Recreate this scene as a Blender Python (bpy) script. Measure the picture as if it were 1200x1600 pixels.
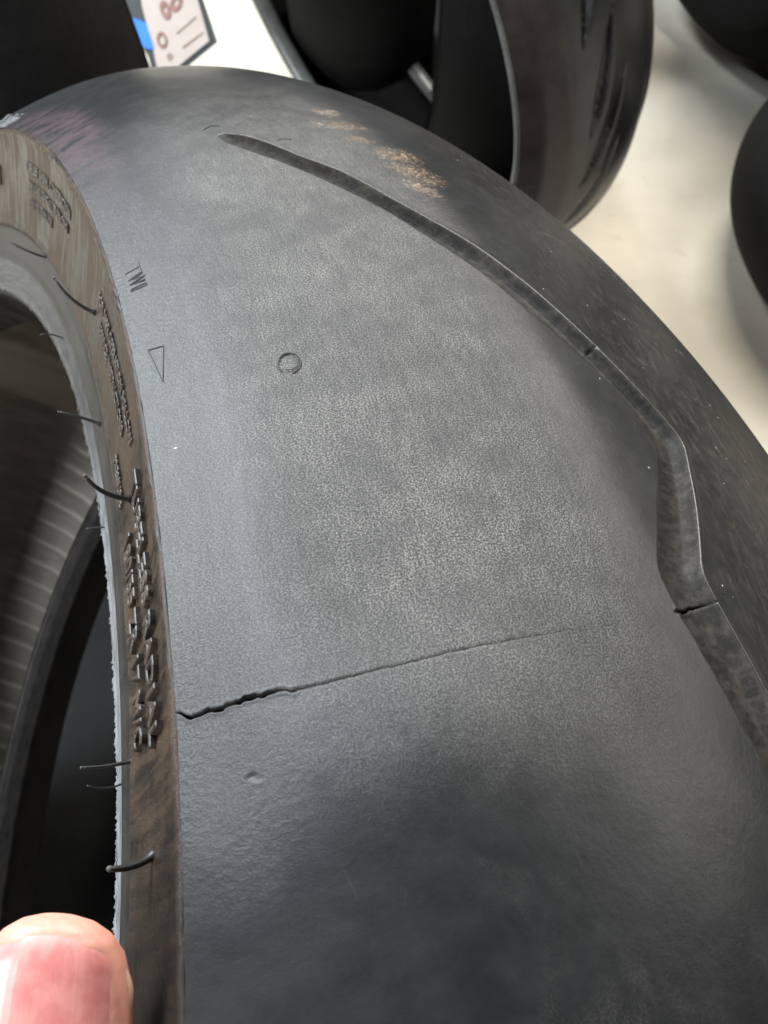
import bpy, math, random
import numpy as np
from mathutils import Matrix, Vector
for o in list(bpy.data.objects):
    bpy.data.objects.remove(o)
SC = bpy.context.scene
COL = SC.collection
RNG = np.random.default_rng(7)
random.seed(7)

# ------------------------------------------------------------------ camera
CAM_POS = (0.11130509, -0.1000533, 0.61334018)
cd = bpy.data.cameras.new("camera")
cam = bpy.data.objects.new("camera", cd)
COL.objects.link(cam)
cd.sensor_fit = 'VERTICAL'
cd.sensor_height = 9.8
cd.sensor_width = 7.35
cd.lens = 9.8 * 1599.73 / 1600.0
cam.matrix_world = Matrix(((1, 0, 0, CAM_POS[0]), (0, 0.76604444, -0.64278761, CAM_POS[1]),
                           (0, 0.64278761, 0.76604444, CAM_POS[2]), (0, 0, 0, 1)))
cd.clip_start = 0.005
cd.clip_end = 60
cd.dof.use_dof = True
cd.dof.focus_distance = 0.160
cd.dof.aperture_fstop = 13.0
SC.camera = cam

# ------------------------------------------------------------------ room light
wd = bpy.data.worlds.new("World")
SC.world = wd
wd.use_nodes = True
wd.node_tree.nodes["Background"].inputs[0].default_value = (0.92, 0.96, 1.0, 1)
wd.node_tree.nodes["Background"].inputs[1].default_value = 0.04


def area_light(name, pos, target, sx, sy, power, col):
    ld = bpy.data.lights.new(name, 'AREA')
    ld.shape = 'RECTANGLE'
    ld.size = sx
    ld.size_y = sy
    ld.energy = power
    ld.color = col
    o = bpy.data.objects.new(name, ld)
    COL.objects.link(o)
    o.location = pos
    d = Vector(target) - Vector(pos)
    o.rotation_euler = d.to_track_quat('-Z', 'Y').to_euler()
    return o


T0 = (0.1, 0.0, 0.45)
area_light("ceiling_lamp_cool", (-1.69, 1.57, 2.69), T0, 1.45, 1.0, 300, (0.84, 0.93, 1.0))
area_light("ceiling_lamp_warm", (0.75, 1.90, 2.15), (0.3, 0.4, 0.2), 1.1, 0.4, 88, (1.0, 0.96, 0.90))
area_light("ceiling_lamp_row", (2.2, 1.2, 2.6), (0.5, 0.7, 0), 1.2, 0.6, 45, (1.0, 0.96, 0.9))
area_light("window_light_behind_viewer", (-1.60, -1.45, 1.40), (0.0, 0.1, 0.3), 1.0, 0.8, 82, (0.97, 0.98, 1.0))

SC.view_settings.view_transform = 'Standard'
SC.view_settings.look = 'None'
SC.view_settings.gamma = 1.0
SC.view_settings.exposure = 0.0
SC.render.engine = 'CYCLES'


# ------------------------------------------------------------------ node helper
class NT:
    def __init__(self, name):
        self.m = bpy.data.materials.new(name)
        self.m.use_nodes = True
        self.t = self.m.node_tree
        self.n = self.t.nodes
        self.b = self.n["Principled BSDF"]

    def put(self, v, sock):
        if isinstance(v, bpy.types.NodeSocket):
            self.t.links.new(v, sock)
        elif v is not None:
            sock.default_value = v

    def math(self, op, a, b=None, c=None, clamp=False):
        n = self.n.new("ShaderNodeMath")
        n.operation = op
        n.use_clamp = clamp
        self.put(a, n.inputs[0])
        self.put(b, n.inputs[1])
        self.put(c, n.inputs[2])
        return n.outputs[0]

    def map(self, v, a, b, c=0.0, d=1.0, kind='SMOOTHSTEP'):
        n = self.n.new("ShaderNodeMapRange")
        n.interpolation_type = kind
        self.put(v, n.inputs[0])
        for i, k in enumerate((a, b, c, d)):
            n.inputs[1 + i].default_value = k
        return n.outputs[0]

    def mix(self, f, a, b):
        n = self.n.new("ShaderNodeMix")
        n.data_type = 'RGBA'
        self.put(f, n.inputs[0])
        self.put(a if isinstance(a, bpy.types.NodeSocket) else (*a, 1), n.inputs[6])
        self.put(b if isinstance(b, bpy.types.NodeSocket) else (*b, 1), n.inputs[7])
        return n.outputs[2]

    def uv(self):
        return self.n.new("ShaderNodeUVMap").outputs[0]

    def obj(self):
        return self.n.new("ShaderNodeTexCoord").outputs[3]

    def scale(self, v, s, off=(0, 0, 0)):
        n = self.n.new("ShaderNodeMapping")
        self.put(v, n.inputs[0])
        n.inputs[1].default_value = off
        n.inputs[3].default_value = s
        return n.outputs[0]

    def noise(self, v, sc, det=3, rough=0.55, dist=0.0):
        n = self.n.new("ShaderNodeTexNoise")
        self.put(v, n.inputs["Vector"])
        n.inputs["Scale"].default_value = sc
        n.inputs["Detail"].default_value = det
        n.inputs["Roughness"].default_value = rough
        n.inputs["Distortion"].default_value = dist
        return n.outputs[0]

    def vor(self, v, sc, feat='F1', out=0):
        n = self.n.new("ShaderNodeTexVoronoi")
        n.feature = feat
        self.put(v, n.inputs["Vector"])
        n.inputs["Scale"].default_value = sc
        return n.outputs[out]

    def sep(self, v):
        n = self.n.new("ShaderNodeSeparateXYZ")
        self.put(v, n.inputs[0])
        return n.outputs

    def bump(self, h, dist, strength=1.0, prev=None):
        n = self.n.new("ShaderNodeBump")
        n.inputs["Strength"].default_value = strength
        n.inputs["Distance"].default_value = dist
        self.put(h, n.inputs["Height"])
        if prev is not None:
            self.put(prev, n.inputs["Normal"])
        return n.outputs[0]

    def attr(self, name):
        n = self.n.new("ShaderNodeAttribute")
        n.attribute_name = name
        return n.outputs[2]

    def blob(self, uvsep, cu, cv, ru, rv, rot=0.0):
        """soft ellipse mask in surface coordinates (metres)"""
        c, s = math.cos(rot), math.sin(rot)
        du = self.math('SUBTRACT', uvsep[0], cu)
        dv = self.math('SUBTRACT', uvsep[1], cv)
        a = self.math('ADD', self.math('MULTIPLY', du, c / ru), self.math('MULTIPLY', dv, s / ru))
        b = self.math('ADD', self.math('MULTIPLY', du, -s / rv), self.math('MULTIPLY', dv, c / rv))
        q = self.math('ADD', self.math('MULTIPLY', a, a), self.math('MULTIPLY', b, b))
        return self.map(q, 1.0, 0.0)

    def done(self, col=None, rough=None, normal=None, spec=None, metal=None):
        if col is not None:
            self.put(col if isinstance(col, bpy.types.NodeSocket) else (*col, 1), self.b.inputs["Base Color"])
        self.put(rough, self.b.inputs["Roughness"])
        if normal is not None:
            self.put(normal, self.b.inputs["Normal"])
        self.put(spec, self.b.inputs["Specular IOR Level"])
        self.put(metal, self.b.inputs["Metallic"])
        return self.m


# ------------------------------------------------------------------ materials
US = 0.30  # metres of arc per radian used for the surface coordinates


def mat_tread():
    k = NT("worn_tread_rubber")
    uv = k.uv()
    s = k.sep(uv)
    big = k.noise(uv, 42, 5, 0.65, 0.6)
    mid = k.noise(uv, 190, 4, 0.6)
    grain = k.noise(k.scale(uv, (0.75, 1, 1)), 4000, 4, 0.78, 0.0)
    strk = k.noise(k.scale(uv, (0.16, 1, 1)), 900, 4, 0.65)
    fine = k.noise(uv, 6000, 2, 0.6)
    pits = k.vor(k.scale(uv, (0.75, 1, 1)), 1300)
    # abraded grey field down the middle of the worn band
    field = k.math('MULTIPLY', k.map(s[1], -0.0905, -0.070), k.map(s[1], -0.030, -0.046))
    along = k.math('MULTIPLY', k.map(s[0], 0.012, 0.062), k.map(s[0], 0.27, 0.17))  # near-end fade: part wear, part dimmer light put into the colour
    field = k.math('MULTIPLY', field, along)
    patch = k.map(k.math('ADD', k.math('MULTIPLY', big, 0.6), k.math('MULTIPLY', mid, 0.4)), 0.38, 0.66)
    field2 = k.math('MULTIPLY', field, k.math('MULTIPLY_ADD', patch, 0.5, 0.5))
    field2 = k.math('MAXIMUM', field2, k.math('MULTIPLY', k.math('MULTIPLY', k.map(s[1], -0.060, -0.075), 0.34), along))
    g = k.map(k.math('ADD', k.math('MULTIPLY', grain, .9), k.math('MULTIPLY', strk, .1)), 0.45, 0.60)
    c0 = k.mix(patch, (0.007, 0.0072, 0.0075), (0.013, 0.0132, 0.0135))
    c1 = k.mix(g, (0.008, 0.0078, 0.0073), (0.215, 0.205, 0.187))
    col = k.mix(k.math('MULTIPLY', field2, 0.95), c0, c1)
    # faint handling scratches and smudges over the whole tread
    sn = k.noise(k.scale(uv, (.35, 1, 1), (3, 1, 0)), 75, 2, .5, .8)
    sl = k.map(k.math('ABSOLUTE', k.math('SUBTRACT', sn, 0.5)), 0.0045, 0.0010)
    sl = k.math('MULTIPLY', sl, k.map(k.noise(uv, 160, 3, .6), .55, .62))
    col = k.mix(k.math('MULTIPLY', sl, 0.07), col, (0.085, 0.082, 0.077))
    smg = k.math('MULTIPLY', k.map(k.noise(k.scale(uv, (.6, 1, 1), (7, 0, 0)), 60, 5, .7, .5), .50, .72), k.map(grain, .42, .6))
    col = k.mix(k.math('MULTIPLY', smg, 0.5), col, (0.050, 0.048, 0.045))
    dk = k.map(k.vor(uv, 640), 0.16, 0.06)
    dk = k.math('MULTIPLY', dk, k.map(k.noise(uv, 300, 2, .5), .50, .62))
    col = k.mix(k.math('MULTIPLY', dk, 0.6), col, (0.010, 0.010, 0.010))
    # dusty brown film near the crown line seen against the floor
    dust = k.math('MULTIPLY', k.map(s[1], -0.030, -0.004), k.map(k.noise(k.scale(uv, (0.35, 1, 1)), 700, 7, 0.78), 0.46, 0.68))
    col = k.mix(k.math('MULTIPLY', dust, 0.40), col, (0.105, 0.084, 0.066))
    scr = k.math('MULTIPLY', k.map(s[1], -0.036, -0.012), k.map(k.noise(k.scale(uv, (0.05, 1, 1), (0, 0, 3)), 2600, 3, 0.6), 0.60, 0.68))
    col = k.mix(k.math('MULTIPLY', scr, 0.22), col, (0.16, 0.14, 0.115))
    # mauve reflection painted into the colour by the shoulder, far end
    mauve_refl = k.math('MULTIPLY', k.blob(s, 0.86 * US, -0.0865, 0.075, 0.0085), k.map(mid, .35, .6))
    col = k.mix(k.math('MULTIPLY', mauve_refl, 0.5), col, (0.085, 0.050, 0.055))
    # tan scuffs
    flake = k.noise(k.scale(uv, (1.0, 0.55, 1)), 1500, 8, 0.85, 0.8)
    tot = None
    for cu, cv, ru, rv, rt in ((0.690, -0.0405, .0075, .0060, 0.0), (0.655, -0.0410, .0058, .0115, 0.1),
                               (0.622, -0.0400, .0040, .0060, 0.2), (0.592, -0.0350, .0095, .0095, 0.9),
                               (0.558, -0.0345, .0085, .0120, 0.9), (0.530, -0.0365, .0045, .0090, 1.0)):
        b = k.blob(s, cu * US, cv, ru, rv, rt)
        tot = b if tot is None else k.math('MAXIMUM', tot, b)
    thr = k.math('SUBTRACT', 0.70, k.math('MULTIPLY', tot, 0.205))
    tan = k.math('MULTIPLY', k.math('MULTIPLY', k.math('SUBTRACT', flake, thr), 14.0, clamp=True), k.map(tot, 0.0, 0.35))
    tan = k.math('MULTIPLY', tan, k.map(k.noise(k.scale(uv, (1, .5, 1)), 5200, 2, .6), .40, .56))
    col = k.mix(k.math('MULTIPLY', tan, 0.9), col, k.mix(k.map(mid, .4, .6), (0.40, 0.25, 0.14), (0.62, 0.45, 0.29)))
    # lint and dust specks
    vp = k.vor(uv, 520)
    vr = k.n.new("ShaderNodeTexVoronoi")
    k.put(uv, vr.inputs["Vector"])
    vr.inputs["Scale"].default_value = 520
    rnd = k.sep(vr.outputs[1])[0]
    dens = k.math('SUBTRACT', 1.0, k.math('MULTIPLY', k.math('ADD', 0.008, k.math('MULTIPLY', k.map(s[1], -0.038, -0.010), 0.40)), k.map(s[0], 0.02, 0.06)))
    speck = k.math('MULTIPLY', k.math('GREATER_THAN', rnd, dens), k.math('LESS_THAN', vp, k.math('MULTIPLY', k.sep(vr.outputs[1])[1], 0.10)))
    col = k.mix(k.math('MULTIPLY', speck, 0.85), col, (0.55, 0.52, 0.46))
    # grime in the groove
    gv = k.attr("groove")
    gm = k.noise(k.obj(), 500, 4, 0.7)
    gd = k.mix(k.map(gm, .35, .65), (0.010, 0.009, 0.008), (0.036, 0.032, 0.027))
    gd = k.mix(k.map(gv, 0.74, 0.84), gd, k.mix(k.map(gm, .4, .7), (0.016, 0.014, 0.012), (0.045, 0.038, 0.030)))
    col = k.mix(k.map(gv, 0.0, 0.2), col, gd)
    cr = k.attr("crack")
    col = k.mix(cr, col, (0.006, 0.006, 0.006))
    edge = k.map(s[1], -0.070, -0.085)
    rough = k.math('ADD', k.math('MULTIPLY_ADD', field, 0.10, 0.30), k.math('MULTIPLY', edge, -0.01))
    rough = k.math('ADD', rough, k.math('MULTIPLY', mid, 0.06))
    amp = k.math('ADD', k.math('MULTIPLY', field, 0.9), 0.16)
    amp = k.math('MAXIMUM', amp, k.math('MULTIPLY', k.math('MULTIPLY', edge, 0.62), k.map(s[0], 0.0, 0.04, 0.25, 1.0)))
    inside = k.map(gv, 0.0, 0.15)
    rough = k.math('ADD', rough, k.math('MULTIPLY', inside, 0.25))
    spc = k.math('SUBTRACT', 0.40, k.math('MULTIPLY', inside, 0.25))
    h = k.math('MULTIPLY', k.math('ADD', k.math('MULTIPLY', grain, 1.0), k.math('MULTIPLY', pits, 0.35)), amp)
    n1 = k.bump(mid, 0.00007, 0.6)
    n2 = k.bump(h, 0.00017, 1.0, n1)
    n3 = k.bump(fine, 0.000008, 0.7, n2)
    return k.done(col, rough, n3, spc)


def mat_side(name="dusty_sidewall_rubber", dirt=1.0):
    k = NT(name)
    uv = k.uv()
    s = k.sep(uv)
    big = k.noise(uv, 45, 4, 0.6)
    streak = k.noise(k.scale(uv, (1, 0.16, 1)), 330, 5, 0.65)
    circ = k.noise(k.scale(uv, (0.12, 1, 1)), 800, 4, 0.6)
    fine = k.noise(uv, 2600, 4, 0.7)
    f = k.math('MULTIPLY', k.map(k.math('ADD', k.math('MULTIPLY', big, .5), k.math('MULTIPLY', streak, .5)), 0.40, 0.58), dirt)
    near = k.map(s[0], -0.01, 0.05, 0.25, 1.0)
    f = k.math('MULTIPLY', f, near)
    brown = k.mix(k.map(fine, 0.35, 0.68), (0.012, 0.008, 0.0055), (0.082, 0.053, 0.031))
    col = k.mix(f, (0.011, 0.009, 0.008), brown)
    gl = k.math('GREATER_THAN', fine, 0.73)
    col = k.mix(k.math('MULTIPLY', gl, 0.5), col, (0.42, 0.38, 0.32))
    rough = k.math('MULTIPLY_ADD', f, 0.34, 0.27)
    n1 = k.bump(circ, 0.00018, 0.7)
    n2 = k.bump(fine, 0.00012, 0.7, n1)
    return k.done(col, rough, n2, 0.22)


def mat_simple(name, c, rough, bumpsc=900, bd=0.00008, var=0.5, spec=0.5):
    k = NT(name)
    o = k.obj()
    a = k.noise(o, bumpsc * 0.08, 4, 0.6)
    b = k.noise(o, bumpsc, 3, 0.6)
    dk = tuple(v * (1 - var) for v in c)
    lt = tuple(v * (1 + var) for v in c)
    col = k.mix(k.map(k.math('ADD', k.math('MULTIPLY', a, .6), k.math('MULTIPLY', b, .4)), .35, .65), dk, lt)
    n1 = k.bump(b, bd, 0.8)
    return k.done(col, k.math('MULTIPLY_ADD', a, 0.15, rough - 0.07), n1, spec)


def mat_bead():
    k = NT("bead_rubber")
    uv = k.uv()
    lines = k.noise(k.scale(uv, (0.05, 1, 1)), 1500, 3, 0.6)
    fine = k.noise(uv, 2200, 3, 0.6)
    big = k.noise(uv, 60, 4, 0.6)
    col = k.mix(k.map(big, .35, .65), (0.009, 0.009, 0.009), (0.024, 0.0215, 0.0195))
    col = k.mix(k.math('MULTIPLY', k.math('GREATER_THAN', fine, 0.70), 0.6), col, (0.35, 0.33, 0.30))
    s = k.sep(uv)
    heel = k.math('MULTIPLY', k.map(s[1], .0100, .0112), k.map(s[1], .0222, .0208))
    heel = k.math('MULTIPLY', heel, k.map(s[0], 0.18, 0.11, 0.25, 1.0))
    sheen = k.map(k.noise(k.scale(uv, (.10, 1, 1)), 1100, 5, .7), .30, .60)
    col = k.mix(k.math('MULTIPLY', heel, sheen), col, (0.20, 0.205, 0.215))  # bright sheen of the bead edge put into the colour, streaked
    n = k.bump(fine, 0.00006, 0.6, k.bump(lines, 0.00008, 0.8))
    return k.done(col, k.math('MULTIPLY_ADD', big, 0.12, 0.40), n, 0.22)


def mat_liner():
    k = NT("inner_liner_rubber")
    uv = k.uv()
    a = k.noise(k.scale(uv, (1, 0.3, 1)), 140, 4, 0.65)
    b = k.noise(uv, 900, 3, 0.6)
    big = k.noise(uv, 18, 3, .5)
    col = k.mix(k.map(a, .35, .68), (0.17, 0.163, 0.143), (0.25, 0.236, 0.203))
    col = k.mix(k.math('MULTIPLY', k.attr("rib"), 0.9), col, (0.50, 0.47, 0.40))
    n = k.bump(b, 0.0001, 0.6, k.bump(a, 0.0006, 0.6))
    return k.done(col, k.math('MULTIPLY_ADD', big, 0.15, 0.42), n, 0.5)


def mat_floor():
    k = NT("painted_concrete_floor")
    o = k.obj()
    a = k.noise(o, 3.0, 5, 0.6)
    b = k.noise(o, 34, 5, 0.65)
    c = k.noise(o, 300, 4, 0.7)
    col = k.mix(k.map(a, .35, .65), (0.42, 0.38, 0.305), (0.58, 0.53, 0.435))
    col = k.mix(k.math('MULTIPLY', k.map(b, .56, .75), 0.45), col, (0.38, 0.32, 0.245))
    col = k.mix(k.math('MULTIPLY', k.map(c, .62, .78), 0.35), col, (0.30, 0.24, 0.18))
    v = k.vor(o, 9.0)
    col = k.mix(k.math('MULTIPLY', k.map(v, 0.10, 0.03), 0.35), col, (0.42, 0.26, 0.15))
    return k.done(col, k.math('MULTIPLY_ADD', b, 0.25, 0.55), k.bump(c, 0.0006, 0.5, k.bump(b, 0.001, 0.4)), 0.15)


M_TREAD = mat_tread()
M_SIDE = mat_side()
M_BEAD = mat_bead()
M_LINER = mat_liner()
M_LETTER = mat_simple("raised_letter_rubber", (0.045, 0.036, 0.028), 0.42, 2600, 0.0001, 0.6, 0.35)
M_WHISK = mat_simple("whisker_rubber", (0.014, 0.014, 0.014), 0.5, 3000, 0.00003, 0.3, 0.6)
M_TIP = mat_simple("whisker_tip_rubber", (0.05, 0.048, 0.046), 0.65, 3000, 0.00003, 0.2)
M_MARK = mat_simple("engraved_line_rubber", (0.012, 0.012, 0.013), 0.6, 2600, 0.00005, 0.3)
M_BGT = mat_simple("background_tread_rubber", (0.018, 0.019, 0.021), 0.32, 700, 0.0002, 0.35)
M_BGS = mat_simple("background_sidewall_rubber", (0.020, 0.016, 0.014), 0.45, 500, 0.0002, 0.4)
M_BGB = mat_simple("background_bead_rubber", (0.10, 0.105, 0.10), 0.36, 500, 0.0002, 0.3)
M_BLACK = mat_simple("black_rubber", (0.008, 0.008, 0.008), 0.8, 500, 0.0002, 0.3, 0.12)
M_FLOOR = mat_floor()
M_CLEAN = mat_simple("clean_black_rubber", (0.014, 0.013, 0.012), 0.6, 500, 0.0002, 0.3, 0.25)


# ------------------------------------------------------------------ mesh helpers
def mesh_np(name, V, F, mat, parent=None, uv=None, attrs=None, smooth=True, mw=None):
    """V (n,3), F (m,4) quads or list of polys"""
    me = bpy.data.meshes.new(name)
    V = np.asarray(V, dtype=np.float32)
    if isinstance(F, np.ndarray):
        m, kk = F.shape
        me.vertices.add(len(V))
        me.vertices.foreach_set("co", V.ravel())
        me.loops.add(m * kk)
        me.loops.foreach_set("vertex_index", F.astype(np.int32).ravel())
        me.polygons.add(m)
        me.polygons.foreach_set("loop_start", np.arange(0, m * kk, kk, dtype=np.int32))
        me.polygons.foreach_set("loop_total", np.full(m, kk, dtype=np.int32))
        me.update(calc_edges=True)
    else:
        me.from_pydata([tuple(v) for v in V], [], F)
    if uv is not None:
        lay = me.uv_layers.new(name="UVMap")
        idx = np.empty(len(me.loops), dtype=np.int32)
        me.loops.foreach_get("vertex_index", idx)
        lay.data.foreach_set("uv", np.asarray(uv, dtype=np.float32)[idx].ravel())
    for k_, v_ in (attrs or {}).items():
        a = me.attributes.new(k_, 'FLOAT', 'POINT')
        a.data.foreach_set("value", np.asarray(v_, dtype=np.float32).ravel())
    me.polygons.foreach_set("use_smooth", np.full(len(me.polygons), smooth, dtype=bool))
    me.materials.append(mat)
    me.validate()
    o = bpy.data.objects.new(name, me)
    COL.objects.link(o)
    if parent is not None:
        o.parent = parent
    return o


def grid_faces(nr, nc, wrap=False, flip=False):
    i = np.arange(nr if wrap else nr - 1)
    j = np.arange(nc - 1)
    I, J = np.meshgrid(i, j, indexing='ij')
    I2 = (I + 1) % nr
    a = I * nc + J
    b = I * nc + J + 1
    c = I2 * nc + J + 1
    d = I2 * nc + J
    F = np.stack([a, b, c, d], -1).reshape(-1, 4)
    return F[:, ::-1].copy() if flip else F


def empty(name, label=None, cat=None, group=None, mat=None):
    o = bpy.data.objects.new(name, None)
    COL.objects.link(o)
    o.empty_display_size = 0.02
    if mat is not None:
        o.matrix_world = mat
    if label:
        o["label"] = label
        o["category"] = cat
    if group:
        o["group"] = group
    return o


def tube_np(path, radii, ns=10):
    """tube with rounded ends along a list of points"""
    P = np.asarray(path, float)
    n = len(P)
    T = np.gradient(P, axis=0)
    T /= np.linalg.norm(T, axis=1)[:, None]
    up = np.array([0.31, 0.12, 0.94])
    V = []
    for i in range(n):
        a = np.cross(T[i], up)
        a /= np.linalg.norm(a)
        b = np.cross(T[i], a)
        for k_ in range(ns):
            t = 2 * math.pi * k_ / ns
            V.append(P[i] + radii[i] * (math.cos(t) * a + math.sin(t) * b))
    F = []
    for i in range(n - 1):
        for k_ in range(ns):
            k2 = (k_ + 1) % ns
            F.append((i * ns + k_, i * ns + k2, (i + 1) * ns + k2, (i + 1) * ns + k_))
    V.append(P[0])
    V.append(P[-1])
    for k_ in range(ns):
        k2 = (k_ + 1) % ns
        F.append((len(V) - 2, k2, k_))
        F.append((len(V) - 1, (n - 1) * ns + k_, (n - 1) * ns + k2))
    return V, F


# ------------------------------------------------------------------ the tyre held by the thumb
W3 = Matrix(((0.775663177173926, -0.055390715700444654, 0.6287117814950213, 0),
             (0.2168355780634636, 0.9588950967411359, -0.18303695127402936, 0),
             (-0.5927300968082643, 0.2783021057412256, 0.7557902951729835, 0.24645152),
             (0, 0, 0, 1)))
R0, TW, TD, TE, TE2 = .315, 0.08945, 0.04988, 1.72255, 0.70566
RB, WB, RL, WL = 0.22013, 0.07799, 0.23971, 0.0842
K1, K2, Q1, Q2 = -0.05298, -0.05229, 0.01053, -0.00326


def ell(t):
    return 1 + K1 * np.cos(2 * t) + K2 * np.sin(2 * t)


def sof(t):
    return Q1 * np.sin(t) + 2 * Q2 * (1 - np.cos(t))


def tprof(x):
    t = np.minimum(np.abs(x) / TW, 1)
    return R0 - TD * (TE2 * t ** 2 + (1 - TE2) * t ** (TE * 2))


def dprof(x):
    return (tprof(x + 1e-5) - tprof(x - 1e-5)) / 2e-5


def P3(th, x, r, g):
    rr = r * ell(th)
    return np.stack([x + g * sof(th), rr * np.sin(th), rr * np.cos(th)], -1)


def gtread(x):
    t = np.clip((np.abs(x) / TW - .6) / .4, 0, 1)
    return .5 * t * t * (3 - 2 * t)


def smooth(a, b, x):
    t = np.clip((x - a) / (b - a), 0, 1)
    return t * t * (3 - 2 * t)


def vnoise(x, seed=0):
    """1-D value noise"""
    r = np.random.default_rng(seed).uniform(-1, 1, 4096)
    i = np.floor(x).astype(int)
    f = x - i
    f = f * f * (3 - 2 * f)
    return r[i % 4096] * (1 - f) + r[(i + 1) % 4096] * f


GL = [(0.6515, -0.06562), (0.61325, -0.06209), (0.5657, -0.05655), (0.52486, -0.05150), (0.49439, -0.04744), (0.46007, -0.04338), (0.41537, -0.03714), (0.3756, -0.03218), (0.33897, -0.02738), (0.31233, -0.02405), (0.29124, -0.02132), (0.25976, -0.02116), (0.20941, -0.02817), (0.17487, -0.03253), (0.15699, -0.03228), (0.13517, -0.03105), (0.11565, -0.03001), (0.08428, -0.02808), (0.07117, -0.02721), (-0.3, -0.006)]
GR = [(0.67099, -0.0643), (0.64004, -0.06016), (0.59053, -0.05525), (0.55657, -0.0500), (0.51083, -0.04489), (0.4791, -0.04022), (0.44556, -0.0345), (0.4032, -0.02872), (0.36233, -0.02375), (0.31695, -0.01862), (0.29259, -0.01583), (0.26928, -0.01377), (0.22081, -0.01909), (0.17282, -0.02509), (0.15735, -0.02476), (0.14016, -0.02395), (0.12227, -0.0230), (0.10423, -0.02224), (0.08293, -0.02143), (-0.3, 0.000)]
CR = [(0.12755, -0.08923), (0.12411, -0.08861), (0.12474, -0.08693), (0.12582, -0.0852), (0.12721, -0.08319), (0.12767, -0.08228), (0.12768, -0.08142), (0.12781, -0.07994), (0.12717, -0.0788), (0.12747, -0.07639), (0.13046, -0.07003), (0.13416, -0.06321), (0.13712, -0.0559), (0.13922, -0.0504), (0.14072, -0.04444), (0.15018, -0.03141), (0.15403, -0.02813), (0.15612, -0.02549)]


def lut(pts, th, soft=0.006):
    """piecewise linear curve, corners eased over a few millimetres"""
    a = np.array(sorted(pts))
    o = 0
    for s_, w_ in ((-1, .2), (-.5, .2), (0, .2), (.5, .2), (1, .2)):
        o = o + w_ * np.interp(th + s_ * soft, a[:, 0], a[:, 1])
    return o


def groove_edges(th):
    gl = lut(GL, th)
    gr = lut(GR, th)
    tip = smooth(0.655, 0.70, th)
    gr = gr * (1 - tip) + (gl + 0.0012) * tip
    past = np.clip(th - 0.66, 0, 9)
    gl = gl - past * 0.03
    gr = gr - past * 0.03
    gl = np.clip(gl, -0.078, 0.02)
    gr = np.maximum(gr, gl + 0.0010)
    return gl, gr


def groove_depth(th):
    d = np.interp(th, [-0.42, -0.38, 0.05, 0.30, 0.45, 0.60, 0.655, 0.672], [0, 2.5, 2.5, 2.4, 2.1, 1.8, 1.4, 0.0]) * 1e-3
    return d


GP_T = np.array([0, .02, .07, .20, .35, .52, .60, .66, .74, .84, .93, .975, 1.0])
GP_D = np.array([0, .45, .90, .93, .97, .99, 1.0, 1.0, .99, .93, .50, .12, 0.0])


def crack_c(x):
    a = np.array(sorted([(b, c) for c, b in CR]))
    base = np.interp(x, a[:, 0], a[:, 1])
    amp = np.where(x < -0.079, 0.0014, np.where(x < -0.05, 0.00035, 0.0006))
    return base + amp * (vnoise(x * 900 + 900, 3) + .6 * vnoise(x * 2600 + 900, 4))


def crack_w(x):
    """half width in metres"""
    w = np.interp(x, [-0.0893, -0.0889, -0.0870, -0.0825, -0.0805, -0.0798, -0.0775, -0.072, -0.060, -0.046, -0.0328, -0.0322, -0.0300, -0.0265, -0.0252, -0.0245],
                  [0, .32, .40, .40, .34, .09, .025, .006, .003, 0, 0, .30, .30, .12, .06, 0]) * 1e-3
    return w * (1 + .45 * vnoise(x * 1900 + 700, 6))


def tread_displace(th, x):
    gl, gr = groove_edges(th)
    t = (x - gl) / (gr - gl)
    d = np.interp(t, GP_T, GP_D, left=0, right=0) * groove_depth(th)
    rim = 0.00022 * np.exp(-((x - gr - .0004) / .0006) ** 2) * (th < .66) * (th > -.38)
    return d, rim, (t > 0.02) & (t < .99) & (groove_depth(th) > 2e-4)


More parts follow.
